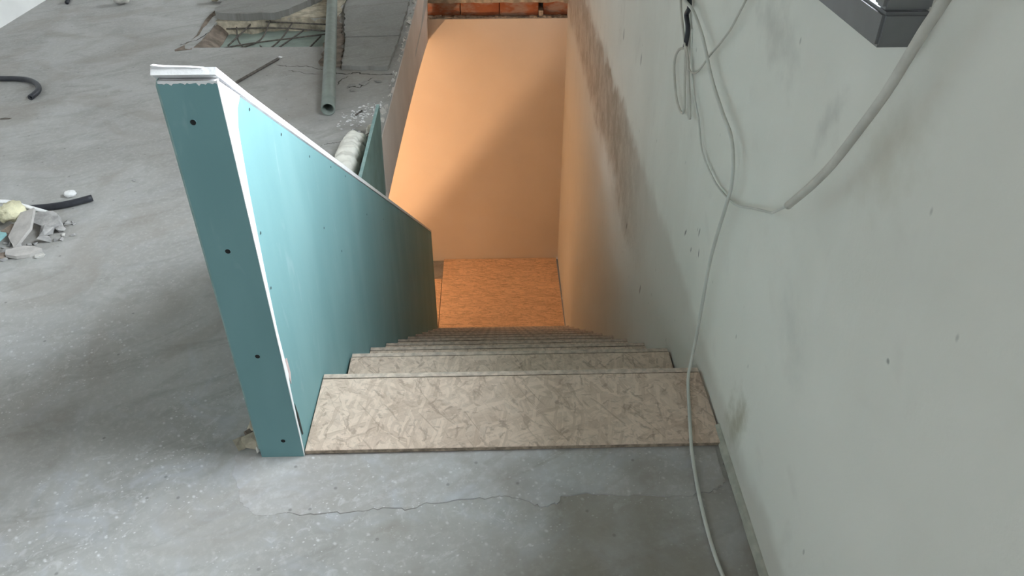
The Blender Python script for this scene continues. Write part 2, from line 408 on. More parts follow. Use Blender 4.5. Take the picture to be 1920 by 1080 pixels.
# ================================================================== THE SETTING
# ---- floor slab with the stair opening and the chiselled pit
bm = bmesh.new()
xs = [XL, -1.16, -.46, -.1, -.012, 1.10]; ys = [YR, 0.0, 1.25, 2.92, 3.43, YB + .03, YF]
void = lambda i, j: (i == 4 and 1 <= j <= 4) or (i == 3 and j == 1)
pit = lambda i, j: i == 1 and j == 3
for i in range(5):
    for j in range(6):
        if void(i, j) or pit(i, j): continue
        box(bm, xs[i], xs[i + 1], ys[j], ys[j + 1], -.25, 0)
bmesh.ops.remove_doubles(bm, verts=bm.verts[:], dist=1e-5)
dead = [f for f in bm.faces if False]
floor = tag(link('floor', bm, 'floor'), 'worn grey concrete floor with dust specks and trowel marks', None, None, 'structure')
# newer cement strip along the top step, its broken rim proud of the old floor
rim = [(-.163, -.004), (-.158, -.04), (-.143, -.082), (-.127, -.12), (-.114, -.151), (-.094, -.17), (-.074, -.181), (-.028, -.178), (.02, -.179), (.067, -.183), (.114, -.181),
       (.16, -.177), (.207, -.166), (.255, -.175), (.301, -.162), (.35, -.16), (.397, -.154), (.445, -.15), (.469, -.144), (.50, -.152), (.54, -.168), (.564, -.176),
       (.594, -.169), (.602, -.147), (.663, -.141), (.735, -.15), (.807, -.152), (.855, -.157), (.90, -.153), (.942, -.148), (.965, -.129), (.985, -.119), (.985, -.004)]
rd = random.Random(4); ring = []
for a, b in zip(rim, rim[1:]):
    for k in range(4):
        t = k / 4; j = .0035 if 0 < len(ring) < 125 else 0
        ring.append((a[0] + (b[0] - a[0]) * t + rd.uniform(-j, j), a[1] + (b[1] - a[1]) * t + rd.uniform(-j, j)))
ring.append(rim[-1])
bm = bmesh.new(); hb = []; ht = []
for k, (x, y) in enumerate(ring):
    y = min(y, -.004); q = Vector((x * 21, y * 21, 3.0)); y2 = y if y > -.02 else y + .006 * mnoise.noise(q) + .003 * mnoise.noise(q * 3.1)
    x2 = x if not y < -.02 else x + .007 * mnoise.noise(q + Vector((9, 0, 0))) * (1 if x < -.05 else .4)
    h = .0008 + .0022 * max(0, min(1, (x + .06) / .12)) * (0.75 + .6 * mnoise.noise(Vector((x * 9, 0, 0))))
    hb.append(bm.verts.new((x2 - (.004 if x < -.05 else 0), y2 - .001, -.001))); ht.append(bm.verts.new((x2, y2, max(.0006, h))))
for k in range(len(ht) - 1): bm.faces.new((hb[k], hb[k + 1], ht[k + 1], ht[k]))
bm.faces.new(ht)
link('cement_patch', bm, 'patch', floor)
# cracks in the old screed
def crack(pts, wd, seed):
    rd = random.Random(seed); P = []
    for a, b in zip(pts, pts[1:]):
        for k in range(5):
            t = k / 5; P.append((a[0] + (b[0] - a[0]) * t + rd.uniform(-.005, .005), a[1] + (b[1] - a[1]) * t + rd.uniform(-.007, .007)))
    P.append(pts[-1]); bm = bmesh.new(); L_ = []; R_ = []
    for k, p in enumerate(P):
        q = P[min(k + 1, len(P) - 1)]; o_ = P[max(k - 1, 0)]; d_ = Vector((q[0] - o_[0], q[1] - o_[1])).normalized(); w_ = wd * rd.uniform(.3, 1.0) * (.25 if k in (0, len(P) - 1) else 1)
        L_.append(bm.verts.new((p[0] - d_.y * w_, p[1] + d_.x * w_, .0006))); R_.append(bm.verts.new((p[0] + d_.y * w_, p[1] - d_.x * w_, .0006)))
    for k in range(len(P) - 1): bm.faces.new((L_[k], L_[k + 1], R_[k + 1], R_[k]))
    link('crack', bm, 'crack', floor)
for k, (p, wd) in enumerate([([(-.031, 2.5), (-.091, 2.49), (-.158, 2.50), (-.22, 2.52), (-.265, 2.50), (-.314, 2.51), (-.343, 2.52)], .009), ([(-.128, 2.446), (-.159, 2.397), (-.175, 2.321), (-.218, 2.336), (-.24, 2.309)], .005),
        ([(-.251, 2.478), (-.283, 2.422), (-.293, 2.352)], .005), ([(-.646, 2.646), (-.571, 2.614), (-.49, 2.619), (-.414, 2.572), (-.382, 2.578)], .004), ([(-.575, 2.568), (-.485, 2.521), (-.388, 2.504)], .003),
        ([(-.191, 1.706), (-.154, 1.726), (-.115, 1.736), (-.07, 1.766)], .004), ([(-.246, 1.687), (-.218, 1.707), (-.191, 1.706)], .003), ([(-1.251, 2.958), (-1.221, 3.002), (-1.173, 3.055), (-1.151, 3.184)], .006)]):
    crack(p, wd, 500 + k)
# beige broken concrete beside the foot of the half wall
holder = tag(empty('broken_edge', (-.15, .03, 0)), 'beige crumbled concrete edge left of the teal end panel', 'rubble')
for k, (x, y, sx, sy, sz, mt) in enumerate([(-.128, .03, .034, .036, .012, 'beige_break'), (-.132, .085, .028, .034, .014, 'beige_break'), (-.160, .028, .026, .024, .008, 'beige_break'),
                                            (-.118, .125, .012, .022, .010, 'beige_break'), (-.15, .062, .013, .015, .010, 'brown_dirt'), (-.112, .005, .010, .014, .006, 'pale_stone')]):
    o = piece('chunk', 'rock', (x, y, 0), (sx, sy, sz), 40 + k, mt, (0, 0, k * .7), None, 14)
    o.location -= Vector((-.15, .03, 0)); o.parent = holder

# ---- pit chiselled into the far floor
bm = bmesh.new(); box(bm, -1.16, -.46, 2.92, 3.43, -.25, -.062)
tag(link('pit_bottom', bm, 'pale_green', floor), 'pale green board at the bottom of the pit')
bm = bmesh.new(); rd = random.Random(9)
top = [(-1.17 + .73 * k / 24, 3.43 - .02 + rd.uniform(-.012, .012) - (.05 if k < 9 else 0)) for k in range(25)]
vt = [bm.verts.new((x, y + .02, .002)) for x, y in top]; vm = [bm.verts.new((x, y + rd.uniform(-.01, .01), -.03)) for x, y in top]
vb = [bm.verts.new((x, y - .01 + rd.uniform(-.02, .01), -.063)) for x, y in top]; vk = [bm.verts.new((x, 3.46, -.063)) for x, y in top]; vk2 = [bm.verts.new((x, 3.46, .002)) for x, y in top]
for k in range(24):
    for A_, B_ in ((vt, vm), (vm, vb), (vb, vk), (vk, vk2), (vk2, vt)):
        bm.faces.new((A_[k], A_[k + 1], B_[k + 1], B_[k]))
link('pit_cut_face', bm, 'beige_break', floor)
# brown sloping break on the left of the pit
bm = bmesh.new()
P0 = [(-1.24, 2.865, .002), (-1.20, 3.12, .004), (-1.235, 3.40, .006), (-1.225, 3.66, .006), (-1.17, 3.62, .004), (-1.165, 3.43, -.01), (-1.10, 3.41, -.055), (-1.075, 3.10, -.06), (-1.08, 2.93, -.01), (-1.14, 2.90, .003)]
v = [bm.verts.new(p) for p in P0]; ctr = bm.verts.new((-1.155, 3.2, -.012))
low = [bm.verts.new((p[0], p[1], -.14)) for p in P0]
for i in range(len(v)):
    j = (i + 1) % len(v); bm.faces.new((v[i], v[j], ctr)); bm.faces.new((v[i], low[i], low[j], v[j]))
bm.faces.new(low[::-1])
bmesh.ops.subdivide_edges(bm, edges=bm.edges[:], cuts=2, use_grid_fill=True)
for q in bm.verts:
    q.co += Vector((0, 0, .012 * mnoise.noise(q.co * 14)))
link('pit_slope', bm, 'brown_dirt', floor)
# screed slabs lying loose round the pit
def plate(name, poly, z0, th, mat, label, seed, jag=.012):
    rd = random.Random(seed); ring = []
    for a, b in zip(poly, poly[1:] + poly[:1]):
        L = math.dist(a, b); n = max(2, int(L / .04))
        for k in range(n):
            t = k / n; j = jag if k else 0
            ring.append((a[0] + (b[0] - a[0]) * t + rd.uniform(-j, j), a[1] + (b[1] - a[1]) * t + rd.uniform(-j, j), z0))
    bm = bmesh.new(); prism(bm, ring, (0, 0, th))
    return tag(link(name, bm, mat), label, 'slab')
plate('screed_slab', [(-1.19, 3.47), (-1.13, 3.40), (-1.02, 3.385), (-.82, 3.395), (-.75, 3.47), (-.62, 3.75), (-.60, 4.2), (-1.16, 4.2)], .003, .042, 'slabpiece', 'thick grey screed slab hanging over the far edge of the pit', 2)
plate('broken_screed', [(-.82, 3.43), (-.74, 3.50), (-.61, 3.76), (-.58, 4.2), (-.46, 4.2), (-.46, 3.44)], .001, .006, 'beige_break', 'beige broken layer behind the pit, left of the pipe', 6)
plate('screed_slab', [(-.30, 2.56), (-.065, 2.545), (-.05, 3.02), (-.345, 3.0)], .001, .022, 'slabpiece', 'grey screed slab between the pipe and the stair opening, nearer one', 3, .006)
plate('screed_slab', [(-.348, 3.012), (-.052, 3.03), (-.05, 3.9), (-.45, 3.9), (-.43, 3.55)], .001, .024, 'slabpiece', 'grey screed slab between the pipe and the stair opening, farther one', 4, .006)
plate('screed_slab', [(-.46, 3.46), (-.36, 3.05), (-.31, 2.60), (-.42, 2.62), (-.45, 2.9)], .001, .008, 'brown_dirt', 'thin brown broken screed strip right of the grey pipe', 5, .012)
# reinforcement in the pit
rods = [[(-1.10, 3.00, -.045), (-.9, 3.10, -.038), (-.5, 3.24, -.034)], [(-1.10, 3.34, -.030), (-.80, 3.33, -.024), (-.47, 3.25, -.022)], [(-.88, 3.40, -.008), (-.47, 3.33, -.008)],
        [(-1.05, 3.38, -.020), (-1.0, 3.2, -.05), (-.93, 3.06, -.055)], [(-.96, 3.37, -.012), (-1.03, 3.10, -.05)], [(-.85, 3.39, .0), (-.87, 3.2, -.05), (-.97, 3.05, -.055)],
        [(-.72, 3.38, -.012), (-.75, 3.2, -.045), (-.80, 2.98, -.054)], [(-.64, 3.30, -.03), (-.77, 2.96, -.055)], [(-.85, 3.10, -.052), (-.76, 2.955, -.056)], [(-.53, 3.24, -.045), (-.58, 2.98, -.055)]]
lab = ['long rusty rod slanting across the front of the pit', 'rusty rod along the middle of the pit', 'short rusty rod at the back of the pit near the pipe',
       'leftmost crossing rod of the pit', 'second crossing rod from the left end of the pit', 'bent crossing rod left of the pit centre', 'bent crossing rod at the pit centre',
       'straight crossing rod right of the pit centre', 'shortest rod at the front of the pit', 'crossing rod of the pit nearest the grey pipe']
for k, r_ in enumerate(rods):
    tag(tubeobj('reinforcement_rod', r_, .0045, 'rod', n=4, seg=6), lab[k], 'rod', 'rods in the pit')

# ---- walls of the upper room
bm = bmesh.new()                                              # right wall, with the window opening, down to the landing
TH = .30
def wq(y0, y1, z0, z1):
    prism(bm, [(XW(y0), y0, z0), (XW(y1), y1, z0), (XW(y1), y1, z1), (XW(y0), y0, z1)], (TH if z0 < 0 else .16, 0, 0))
a0, a1, b0, b1 = WY0 + .02, WY1 - .02, WZ0 + .04, WZ1 - .04
wq(YR, a0, ZL, ZC); wq(a1, FY0 + .02, ZL, ZC); wq(FY1 - .02, YF, ZL, ZC); wq(FY0 + .02, FY1 - .02, ZL, b0); wq(FY0 + .02, FY1 - .02, b1, ZC); wq(a0, a1, ZL, b0); wq(a0, a1, b1, ZC)
tag(link('wall_right', bm, 'wall_right'), 'stained grey-white plaster wall running down beside the stairs', None, None, 'structure')
bm = bmesh.new(); box(bm, XL - .2, XL, YR, YF, -.25, ZC)
tag(link('wall_left', bm, 'white_wall'), 'white wall in the far left corner', None, None, 'structure')
bm = bmesh.new(); box(bm, XL - .2, 1.4, YF, YF + .2, -.25, ZC); tag(link('wall_far', bm, 'raw'), 'raw concrete wall at the far end of the room', None, None, 'structure')
bm = bmesh.new()
box(bm, XL - .2, RX0, YR - .2, YR, -.25, ZC); box(bm, RX1, 1.4, YR - .2, YR, -.25, ZC)
box(bm, RX0, RX1, YR - .2, YR, -.25, RZ0); box(bm, RX0, RX1, YR - .2, YR, RZ1, ZC)
tag(link('wall_rear', bm, 'raw'), 'raw concrete wall behind the photographer', None, None, 'structure')
bm = bmesh.new(); box(bm, XL - .2, 1.4, YR - .2, YF + .2, ZC, ZC + .2); tag(link('ceiling', bm, 'ceiling'), 'pale ceiling of the room', None, None, 'structure')

bm = bmesh.new(); box(bm, -40, 40, -40, 40, -3.3, -3.1); tag(link('ground', bm, 'soil'), 'bare ground outside the house', None, None, 'structure')
# plinth strip of rough plaster along the foot of the right wall
bm = bmesh.new(); n = 90; rd = random.Random(1); secs = []
for k in range(n + 1):
    y = .045 + (YR + .02 - .045) * (k / n) ** 1.6; x = XW(y); j = rd.uniform(-.0005, .0005)
    prof = [(x + .004, 0), (x - .011 + j, .0), (x - .0135 + j, .008), (x - .010 + j, .017), (x - .003, .0225 + j), (x + .004, .024)]
    secs.append([bm.verts.new((px, y, pz)) for px, pz in prof])
for a, b in zip(secs, secs[1:]):
    for k in range(5): bm.faces.new((a[k], a[k + 1], b[k + 1], b[k]))
bm.faces.new(secs[0][::-1]); bm.faces.new(secs[-1])
tag(link('baseboard_right', bm, 'plinth'), 'low rough plaster strip at the foot of the right wall', None, None, 'structure')

# ---- windows
def window(name, label, M4, W, H, depth, fw=.060, sw=.030):
    """frame in local x (width) / z (height); local -y faces the room"""
    root = tag(empty(name), label, None, None, 'structure'); root.matrix_world = M4
    def bev(nm, x0, x1, y0, y1, z0, z1, mt='frame', par=root):
        bm = bmesh.new(); box(bm, x0, x1, y0, y1, z0, z1); bmesh.ops.bevel(bm, geom=bm.edges[:], offset=.004, segments=2, affect='EDGES'); return link(nm, bm, mt, par)
    bev('frame_rail', 0, W, 0, depth, 0, fw - .016); bev('frame_rail', 0, W, 0, depth, H - fw, H)
    bev('frame_stile', 0, .02, depth * .71, depth, fw - .014, H - fw); bev('frame_stile', W - .02, W, depth * .71, depth, fw - .014, H - fw)
    i = fw - .012; s0 = -.002; q0, q1 = .003, .003 + sw        # sash: slim stiles set almost flush with the frame ends
    bev('sash_rail', q1 + .001, W - q1 - .001, .022, depth * .7, i - .002, i + .012); bev('sash_rail', q0, W - q0, s0, depth * .7, H - i - sw, H - i)
    bev('sash_stile', q0, q1, s0 + .001, depth * .7, i - .002, H - i - sw - .001); bev('sash_stile', W - q1, W - q0, s0 + .001, depth * .7, i - .002, H - i - sw - .001)
    bm = bmesh.new(); box(bm, q1 - .004, W - q1 + .004, depth * .10, depth * .10 + .005, i - .004, H - i - sw + .01); link('pane', bm, 'glass', root)
    return root
window('window_1', 'dark grey window frame on the right wall with bright daylight pane', Matrix(((0, 1, 0, .947), (1, 0, 0, WY0), (0, 0, 1, WZ0), (0, 0, 0, 1))), WY1 - WY0, WZ1 - WZ0, .12)
window('fill_window_far', 'added dark grey window for fill daylight, right wall beyond the stairwell', Matrix(((0, 1, 0, .985), (1, 0, 0, FY0), (0, 0, 1, WZ0), (0, 0, 0, 1))), FY1 - FY0, WZ1 - WZ0, .12)
window('fill_window_rear', 'added dark grey window for ambient daylight, behind the photographer', Matrix(((-1, 0, 0, RX1), (0, -1, 0, YR + .01), (0, 0, 1, RZ0), (0, 0, 0, 1))), RX1 - RX0, RZ1 - RZ0, .12)

# ---- stairwell: wall at the foot with the brick course, lower room shell
back = tag(empty('wall_back', (0, YB, 0)), 'cream wall at the foot of the stairs under a course of bricks', None, None, 'structure')
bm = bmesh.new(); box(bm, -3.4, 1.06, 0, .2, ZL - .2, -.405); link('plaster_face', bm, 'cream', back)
rd = random.Random(6); bm = bmesh.new()                      # crumbled mortar bed on top of the plaster
for k in range(46):
    x = -.04 + 1.09 * k / 45; h = rd.uniform(.006, .016)
    vv = box(bm, x, x + .026, .012 + rd.uniform(-.006, .008), .10, -.412, -.405 + h)
    for q in vv: q.co += Vector((rd.uniform(-.004, .004), rd.uniform(-.004, .004), rd.uniform(-.003, .003)))
o = link('mortar_bed', bm, 'grout', back); o['kind'] = 'stuff'
for k, (x0, x1, dy) in enumerate([(-.046, .226, .055), (.230, .529, .048), (.533, .830, .040), (.866, 1.07, .050)]):
    bm = bmesh.new(); box(bm, x0, x1, dy, .13, -.395, -.262); bmesh.ops.bevel(bm, geom=bm.edges[:], offset=.006, segments=1, affect='EDGES')
    bmesh.ops.subdivide_edges(bm, edges=bm.edges[:], cuts=1, use_grid_fill=True)
    for q in bm.verts: q.co += Vector((0, .006 * mnoise.noise(q.co * 17 + Vector((k, 0, 0))), .004 * mnoise.noise(q.co * 23)))
    link('brick', bm, 'brick', back)
bm = bmesh.new(); box(bm, .83, .865, .02, .13, -.395, -.352); link('mortar_joint', bm, 'grout', back)
bm = bmesh.new(); box(bm, -.1, 1.06, .14, .2, -.405, -.2); link('wall_core', bm, 'brown_dirt', back)
# ragged underside of the concrete edge above the bricks
bm = bmesh.new(); rd = random.Random(8); n = 44
lo_ = [(-.05 + 1.11 * k / n, -.282 + .012 * mnoise.noise(Vector((k * .31, 2, 0))) - .008 * abs(mnoise.noise(Vector((k * .9, 5, 0))))) for k in range(n + 1)]
fv = [bm.verts.new((x, -.006 + .01 * mnoise.noise(Vector((x * 9, 1, 1))), z)) for x, z in lo_]; ft = [bm.verts.new((x, -.002, .003)) for x, z in lo_]; bv = [bm.verts.new((x, .14, z)) for x, z in lo_]; bt = [bm.verts.new((x, .14, .003)) for x, z in lo_]
for k in range(n):
    for A_, B_ in ((fv, ft), (bv, fv), (bt, bv), (ft, bt)): bm.faces.new((A_[k], A_[k + 1], B_[k + 1], B_[k]))
bm.faces.new((fv[0], ft[0], bt[0], bv[0])); bm.faces.new((fv[-1], bv[-1], bt[-1], ft[-1]))
link('concrete_edge', bm, 'beige_break', back)
bm = bmesh.new(); box(bm, -2.1, -1.9, 2.0, YB + .2, ZL - .2, -.25); tag(link('wall_lower_left', bm, 'white_wall'), 'wall of the lower room', None, None, 'structure')  # unseen wall, set close and white to bounce the lamp light
bm = bmesh.new(); box(bm, -2.1, -.1, 2.0, 2.2, ZL - .2, -.25); box(bm, -.1, 1.3, -.6, -.4, ZL - .2, -.25); tag(link('wall_lower_front', bm, 'white_wall'), 'wall of the lower room behind the stairs', None, None, 'structure')  # unseen, its left part added close by for lamp bounce
bm = bmesh.new(); box(bm, -1.9, -.06, 2.2, YB, -.29, -.252); tag(link('ceiling_lower', bm, 'white_wall'), 'white ceiling of the lower room', None, None, 'structure')
land = tag(empty('floor_landing', (0, 0, ZL)), 'orange strand board landing at the foot of the stairs', None, None, 'structure')
bm = bmesh.new(); box(bm, -3.4, 1.3, -.4, YB + .1, -.2, -.02); link('screed', bm, 'slabpiece', land)
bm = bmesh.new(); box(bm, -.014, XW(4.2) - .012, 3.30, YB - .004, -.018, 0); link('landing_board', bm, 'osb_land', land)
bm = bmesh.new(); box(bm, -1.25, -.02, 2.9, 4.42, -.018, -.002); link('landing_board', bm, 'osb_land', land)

# ---- lining of the slab edge on the left side of the opening
bm = bmesh.new(); n = 40; rd = random.Random(12); ring = []
for k in range(n + 1):
    y = 1.74 + (YB - .004 - 1.74) * k / n; ring.append((-.008, y, -.001 + rd.uniform(-.004, .003)))
low_ = [(-.008 - .02 * t * t, 1.74 + (YB - .004 - 1.74) * t, -.29 - .06 * t - .21 * t * t) for t in [k / 10 for k in range(11)]][::-1]
prism(bm, ring + low_, (-.0125, 0, 0))
trim = tag(link('trim_1', bm, 'lining'), 'grey board lining the cut slab edge left of the stairwell', None, None, 'structure')
rd = random.Random(31); bm = bmesh.new()
for k in range(70):                                           # torn paper and plaster crumbs along its top
    y = 1.9 + 2.6 * rd.random(); s = rd.uniform(.003, .009) + (.012 if k % 9 == 0 else 0)
    b2 = bmesh.new(); rock(b2, (s * 1.1, s * 2.2, s), k, 9); me = bpy.data.meshes.new('t'); b2.to_mesh(me); b2.free()
    me.transform(Matrix.Translation((-.022 + rd.uniform(-.012, .006), y, .002))); bm.from_mesh(me); bpy.data.meshes.remove(me)
o = link('torn_edge', bm, 'pale_stone', trim); o['kind'] = 'stuff'

# ================================================================== HALF WALL
S = -.708                                                     # slope of the balustrade, as the stairs
ZT = .923; YE = 3.524                                         # height at the post end, far end
ztop = lambda y: ZT + S * (y + .0)
hw = tag(empty('half_wall', (-.05, 0, 0)), 'teal plasterboard half wall sloping down along the stairs', 'half wall')
hx = Vector((-.05, 0, 0))
def hlink(name, bm, mat, par=hw, **k):
    o = link(name, bm, mat, par, **k)
    if par is hw: o.location = -hx
    return o
zb = lambda y: -.10 if y < .05 else max(ZL + .001, -.1 - .77 * (y - .0) - .35)
def side(x, ext, nm, mats):
    bm = bmesh.new()
    poly = [(x, -.002, -.001), (x, .0, ztop(0) - .004), (x, YE, ztop(YE)), (x, YE, ZL + .001), (x, 2.6, ZL + .001), (x, .02, -.75), (x, .012, -.001)]
    fs = prism(bm, poly, (ext, 0, 0))
    for f in fs[2:]: f.material_index = 1
    return hlink(nm, bm, mats)
panel = side(0.0, -.0125, 'side_panel', ['teal', 'white_paper'])
side(-.1, .0125, 'side_panel', ['teal', 'white_paper'])
bm = bmesh.new(); box(bm, -.087, -.013, YE - .0125, YE - .0005, ZL + .001, ztop(YE) - .002); hlink('far_end_panel', bm, 'teal')
bm = bmesh.new()
prism(bm, [(-.087, .002, ztop(.002) - .012), (-.013, .002, ztop(.002) - .012), (-.013, .05, ztop(.05) - .012), (-.087, .05, ztop(.05) - .012)], (0, 0, -1.0)); hlink('stud', bm, 'lining')
# end panel facing the photographer: face, white torn rim on top and on the left edge
bm = bmesh.new(); rd = random.Random(21)
topz = .9275
tp = [(-.1 + .1 * k / 26, topz - .004 - rd.uniform(0, .003) * (1.8 if k % 3 == 0 else .8)) for k in range(27)]
prism(bm, [(-.1, -.0145, .0005), (0.0, -.0145, .0005)] + [(x, -.0145, z) for x, z in tp[::-1]], (0, .0115, 0))
endp = hlink('end_panel', bm, 'teal')
bm = bmesh.new()
prism(bm, [(x, -.0139, z + .0005) for x, z in tp] + [(0.0, -.0139, topz - .0005), (-.1, -.0139, topz)], (0, .0112, 0)); hlink('torn_rim', bm, 'white_paper')
bm = bmesh.new(); rd = random.Random(22)
le = [(-.1005 + .0016 * max(0, mnoise.noise(Vector((k * .4, 0, 0)))), .93 * k / 40) for k in range(41)]
prism(bm, [(-.1025, -.0149, .03)] + [(x + .0012 * (0.2 + k / 40), -.0149, max(z, .03)) for k, (x, z) in enumerate(le)] + [(-.1025, -.0149, .92)], (0, .011, 0)); hlink('torn_edge', bm, 'teal_edge')
# white filler wedge where end panel and side panel meet
bm = bmesh.new()
wedge = [(0, -.0144, .929), (0, .004, .917), (0, .082, .862), (0, .055, .85), (0, .036, .82), (0, .028, .77), (0, .018, .70), (0, .010, .60), (0, .003, .50), (0, -.002, .38), (0, .004, .25), (0, -.004, .22), (0, -.007, .10), (0, -.0095, .005), (0, -.0144, .003)]
prism(bm, wedge, (.0014, 0, 0)); hlink('joint_filler', bm, 'white_paper')
bm = bmesh.new(); prism(bm, [(.0001, .004, .29), (.0001, .016, .285), (.0001, .019, .24), (.0001, .008, .215), (.0001, .003, .24)], (.0012, 0, 0)); hlink('filler_spot', bm, 'pink_gyps')
bm = bmesh.new(); prism(bm, [(.0001, .002, .16), (.0001, .009, .12), (.0001, .012, .05), (.0001, .004, .055), (.0001, -.003, .11)], (.0008, 0, 0)); hlink('open_joint', bm, 'dark_hole')
# sloping white cap board, horizontal cut towards the photographer
cap_t = .0158
bm = bmesh.new()
y0 = -.016; e0 = .001
def capz(y): return ztop(y) + e0 + .0035 * max(0.0, min(1.0, 1 - y / .12))
ys_ = (y0, .03, .06, .12, .5, 1.0, 2.0, YE + .004)
prof = [(0.002, y, capz(y)) for y in ys_] + [(0.002, y + (.008 if y == y0 else 0), capz(y) + cap_t - (.0057 if y == y0 else .003 * min(1, max(0, y / 3)))) for y in ys_[::-1]]
fs = prism(bm, prof, (-.108, 0, 0))
hlink('cap_board', bm, 'white_paper')
zc = capz(y0) + cap_t - .0057
bm = bmesh.new(); prism(bm, [(-.104, y0 + .006, zc - .002), (-.06, y0 + .006, zc - .002), (-.02, y0 + .006, zc - .001), (-.05, y0 + .006, zc + .0012), (-.085, y0 + .006, zc + .002), (-.104, y0 + .005, zc + .005)], (0, .012, -.002)); hlink('torn_paper', bm, 'white_paper')
# dark block standing in for the shade in the gap under the cap end
bm = bmesh.new(); box(bm, -.096, -.004, -.011, .10, ZT - .06, capz(0) + .0005); 
for q in bm.verts:
    if q.co.y > .05: q.co.z += S * .09
hlink('gap_shade_block', bm, 'gap_dark')
# screws: countersunk dark heads in a pressed-in ring
def screw(loc, nrm, r, par):
    bm = bmesh.new()
    a = Vector(nrm).normalized(); u = a.orthogonal().normalized(); v_ = a.cross(u); seg = 14
    pr = [(r * 1.5, .0002), (r * 1.25, .0009), (r, .0004), (r * .45, .0003)]
    rings = [[bm.verts.new(Vector(loc) + (u * math.cos(t) + v_ * math.sin(t)) * rr + a * h) for t in [2 * math.pi * k / seg for k in range(seg)]] for rr, h in pr]
    for i in range(3):
        for k in range(seg):
            f = bm.faces.new((rings[i][k], rings[i][(k + 1) % seg], rings[i + 1][(k + 1) % seg], rings[i + 1][k])); f.material_index = 0 if i == 0 else 1
    bm.faces.new(rings[3]).material_index = 1
    hlink('screw', bm, ['teal', 'dark_hole'], par)
for x, z in [(-.056, .854), (-.054, .587), (-.049, .318), (-.04, .056)]: screw((x, -.0146, z), (0, -1, 0), .0042, endp)
for y, z in [(.292, .689), (.496, .535), (.707, .398), (.879, .278), (.03, .60), (.017, .475), (.52, .31), (.03, .79), (.68, .13), (1.15, -.02), (1.5, -.25), (.12, .82), (1.9, -.5)]:
    screw((.0002, y, z), (1, 0, 0), .0026, panel)

# teal upstand board in the gap between half wall and slab
bm = bmesh.new()
fs = prism(bm, [(-.002, 1.05, .122), (-.002, 1.74, .155), (-.002, 1.645, -.22), (-.002, 1.05, -.22)], (-.0125, 0, 0))
for f in fs[2:]: f.material_index = 1
tag(link('upstand_board', bm, ['teal_dark', 'teal_edge']), 'narrow teal board standing on edge beside the foam behind the half wall', 'board')

# ================================================================== STAIRCASE
st = tag(empty('staircase', (.5, .1, 0)), 'narrow straight staircase of dusty strand boards going down', 'staircase')
so = Vector((.5, .1, 0))
def board(name, x0, x1, y0, y1, z0, z1, faces_edge=True, rz=0):
    bm = bmesh.new(); cx, cy, cz = (x0 + x1) / 2, (y0 + y1) / 2, (z0 + z1) / 2
    box(bm, x0 - cx, x1 - cx, y0 - cy, y1 - cy, z0 - cz, z1 - cz)
    bm.normal_update(); bmesh.ops.recalc_face_normals(bm, faces=bm.faces[:])
    for f in bm.faces: f.material_index = 0 if abs(f.normal.z) > .9 else 1
    bmesh.ops.bevel(bm, geom=bm.edges[:], offset=.0012, segments=1, affect='EDGES')
    o = link(name, bm, ['osb_lip' if name == 'riser' else 'osb', 'osb_edge'], st); o.location = Vector((cx, cy, cz)) - so; return o
noses = [(.2578, .016), (.575, -.186)] + [(.575 + .3128 * k, -.186 - .2418 * k) for k in range(1, 10)]
zs_prev = None; yp = 0.0
RT = .0165
for k, (yn, zn_) in enumerate(noses):
    x1 = XW(yn) - .007
    x0 = .003 if k != 1 else .008
    board('tread', x0, x1, -.010 if k == 0 else yp - .002, yn - RT - .0022, zn_ - (.0125 if k == 0 else .018), zn_)
    znext = noses[k + 1][1] if k + 1 < len(noses) else ZL
    board('riser', x0 + (.001 if k % 2 else 0), x1 - .001, yn - RT + .0004, yn, znext - .018 if k + 1 < len(noses) else ZL + .001, zn_ - (.0004 if k % 2 else -.0003))
    yp = yn
for x0, x1 in ((.006, .04), (.955, .99)):
    bm = bmesh.new()
    prism(bm, [(x0, .04, -.03), (x0, .235, -.03), (x0, .235, -.215)] + [p for k in range(1, 11) for p in ((x0, noses[k][0] - RT - .002, noses[k][1] - .02), (x0, noses[k][0] - RT - .002, (noses[k + 1][1] if k < 10 else ZL + .02) - .02))] + [(x0, 3.0, ZL + .001), (x0, .04, -.45)], (x1 - x0, 0, 0))
    o = link('stringer', bm, 'osb_edge', st); o.location = -so

# ================================================================== THINGS ON THE FLOOR
tag(tubeobj('drain_pipe', [(-.271, 1.99, .031), (-.405, 2.9, .046), (-.60, 4.2, .06)], .031, 'pipe', n=6, seg=28, hollow=.0245), 'long grey plastic pipe lying on the floor, open end forward', 'pipe')
tag(tubeobj('black_hose', [(-2.36, 2.50, .013), (-2.14, 2.49, .013), (-1.959, 2.455, .013), (-1.881, 2.45, .013), (-1.798, 2.42, .016), (-1.724, 2.349, .02), (-1.688, 2.28, .017), (-1.69, 2.205, .0132)], .013, 'black_rubber', n=6, seg=14, hollow=.007), 'black rubber hose hooked at its end, by the left edge', 'hose')
tag(tubeobj('black_hose', [(-1.38, 1.135, .013), (-1.23, 1.164, .013), (-1.142, 1.177, .013), (-1.075, 1.198, .014), (-1.005, 1.232, .018)], .0125, 'black_rubber', n=6, seg=14), 'short straight black hose piece behind the debris heap', 'hose')
tag(tubeobj('black_hose', [(-2.33, 3.98, .012), (-2.24, 3.87, .012), (-2.20, 3.76, .012)], .012, 'black_rubber', n=5, seg=10), 'black hose end at the top edge near the white wall', 'hose')
tag(piece('foam_lump', 'blob', (-1.105, 1.275, 0), (.022, .017, .012), 3, 'white_foam'), 'white foam lump just behind the short black hose', 'foam')
tag(piece('stone', 'blob', (-1.86, 3.76, 0), (.052, .04, .03), 5, 'pale_stone', amp=.35), 'pale round stone on the far floor near the white wall', 'stone')
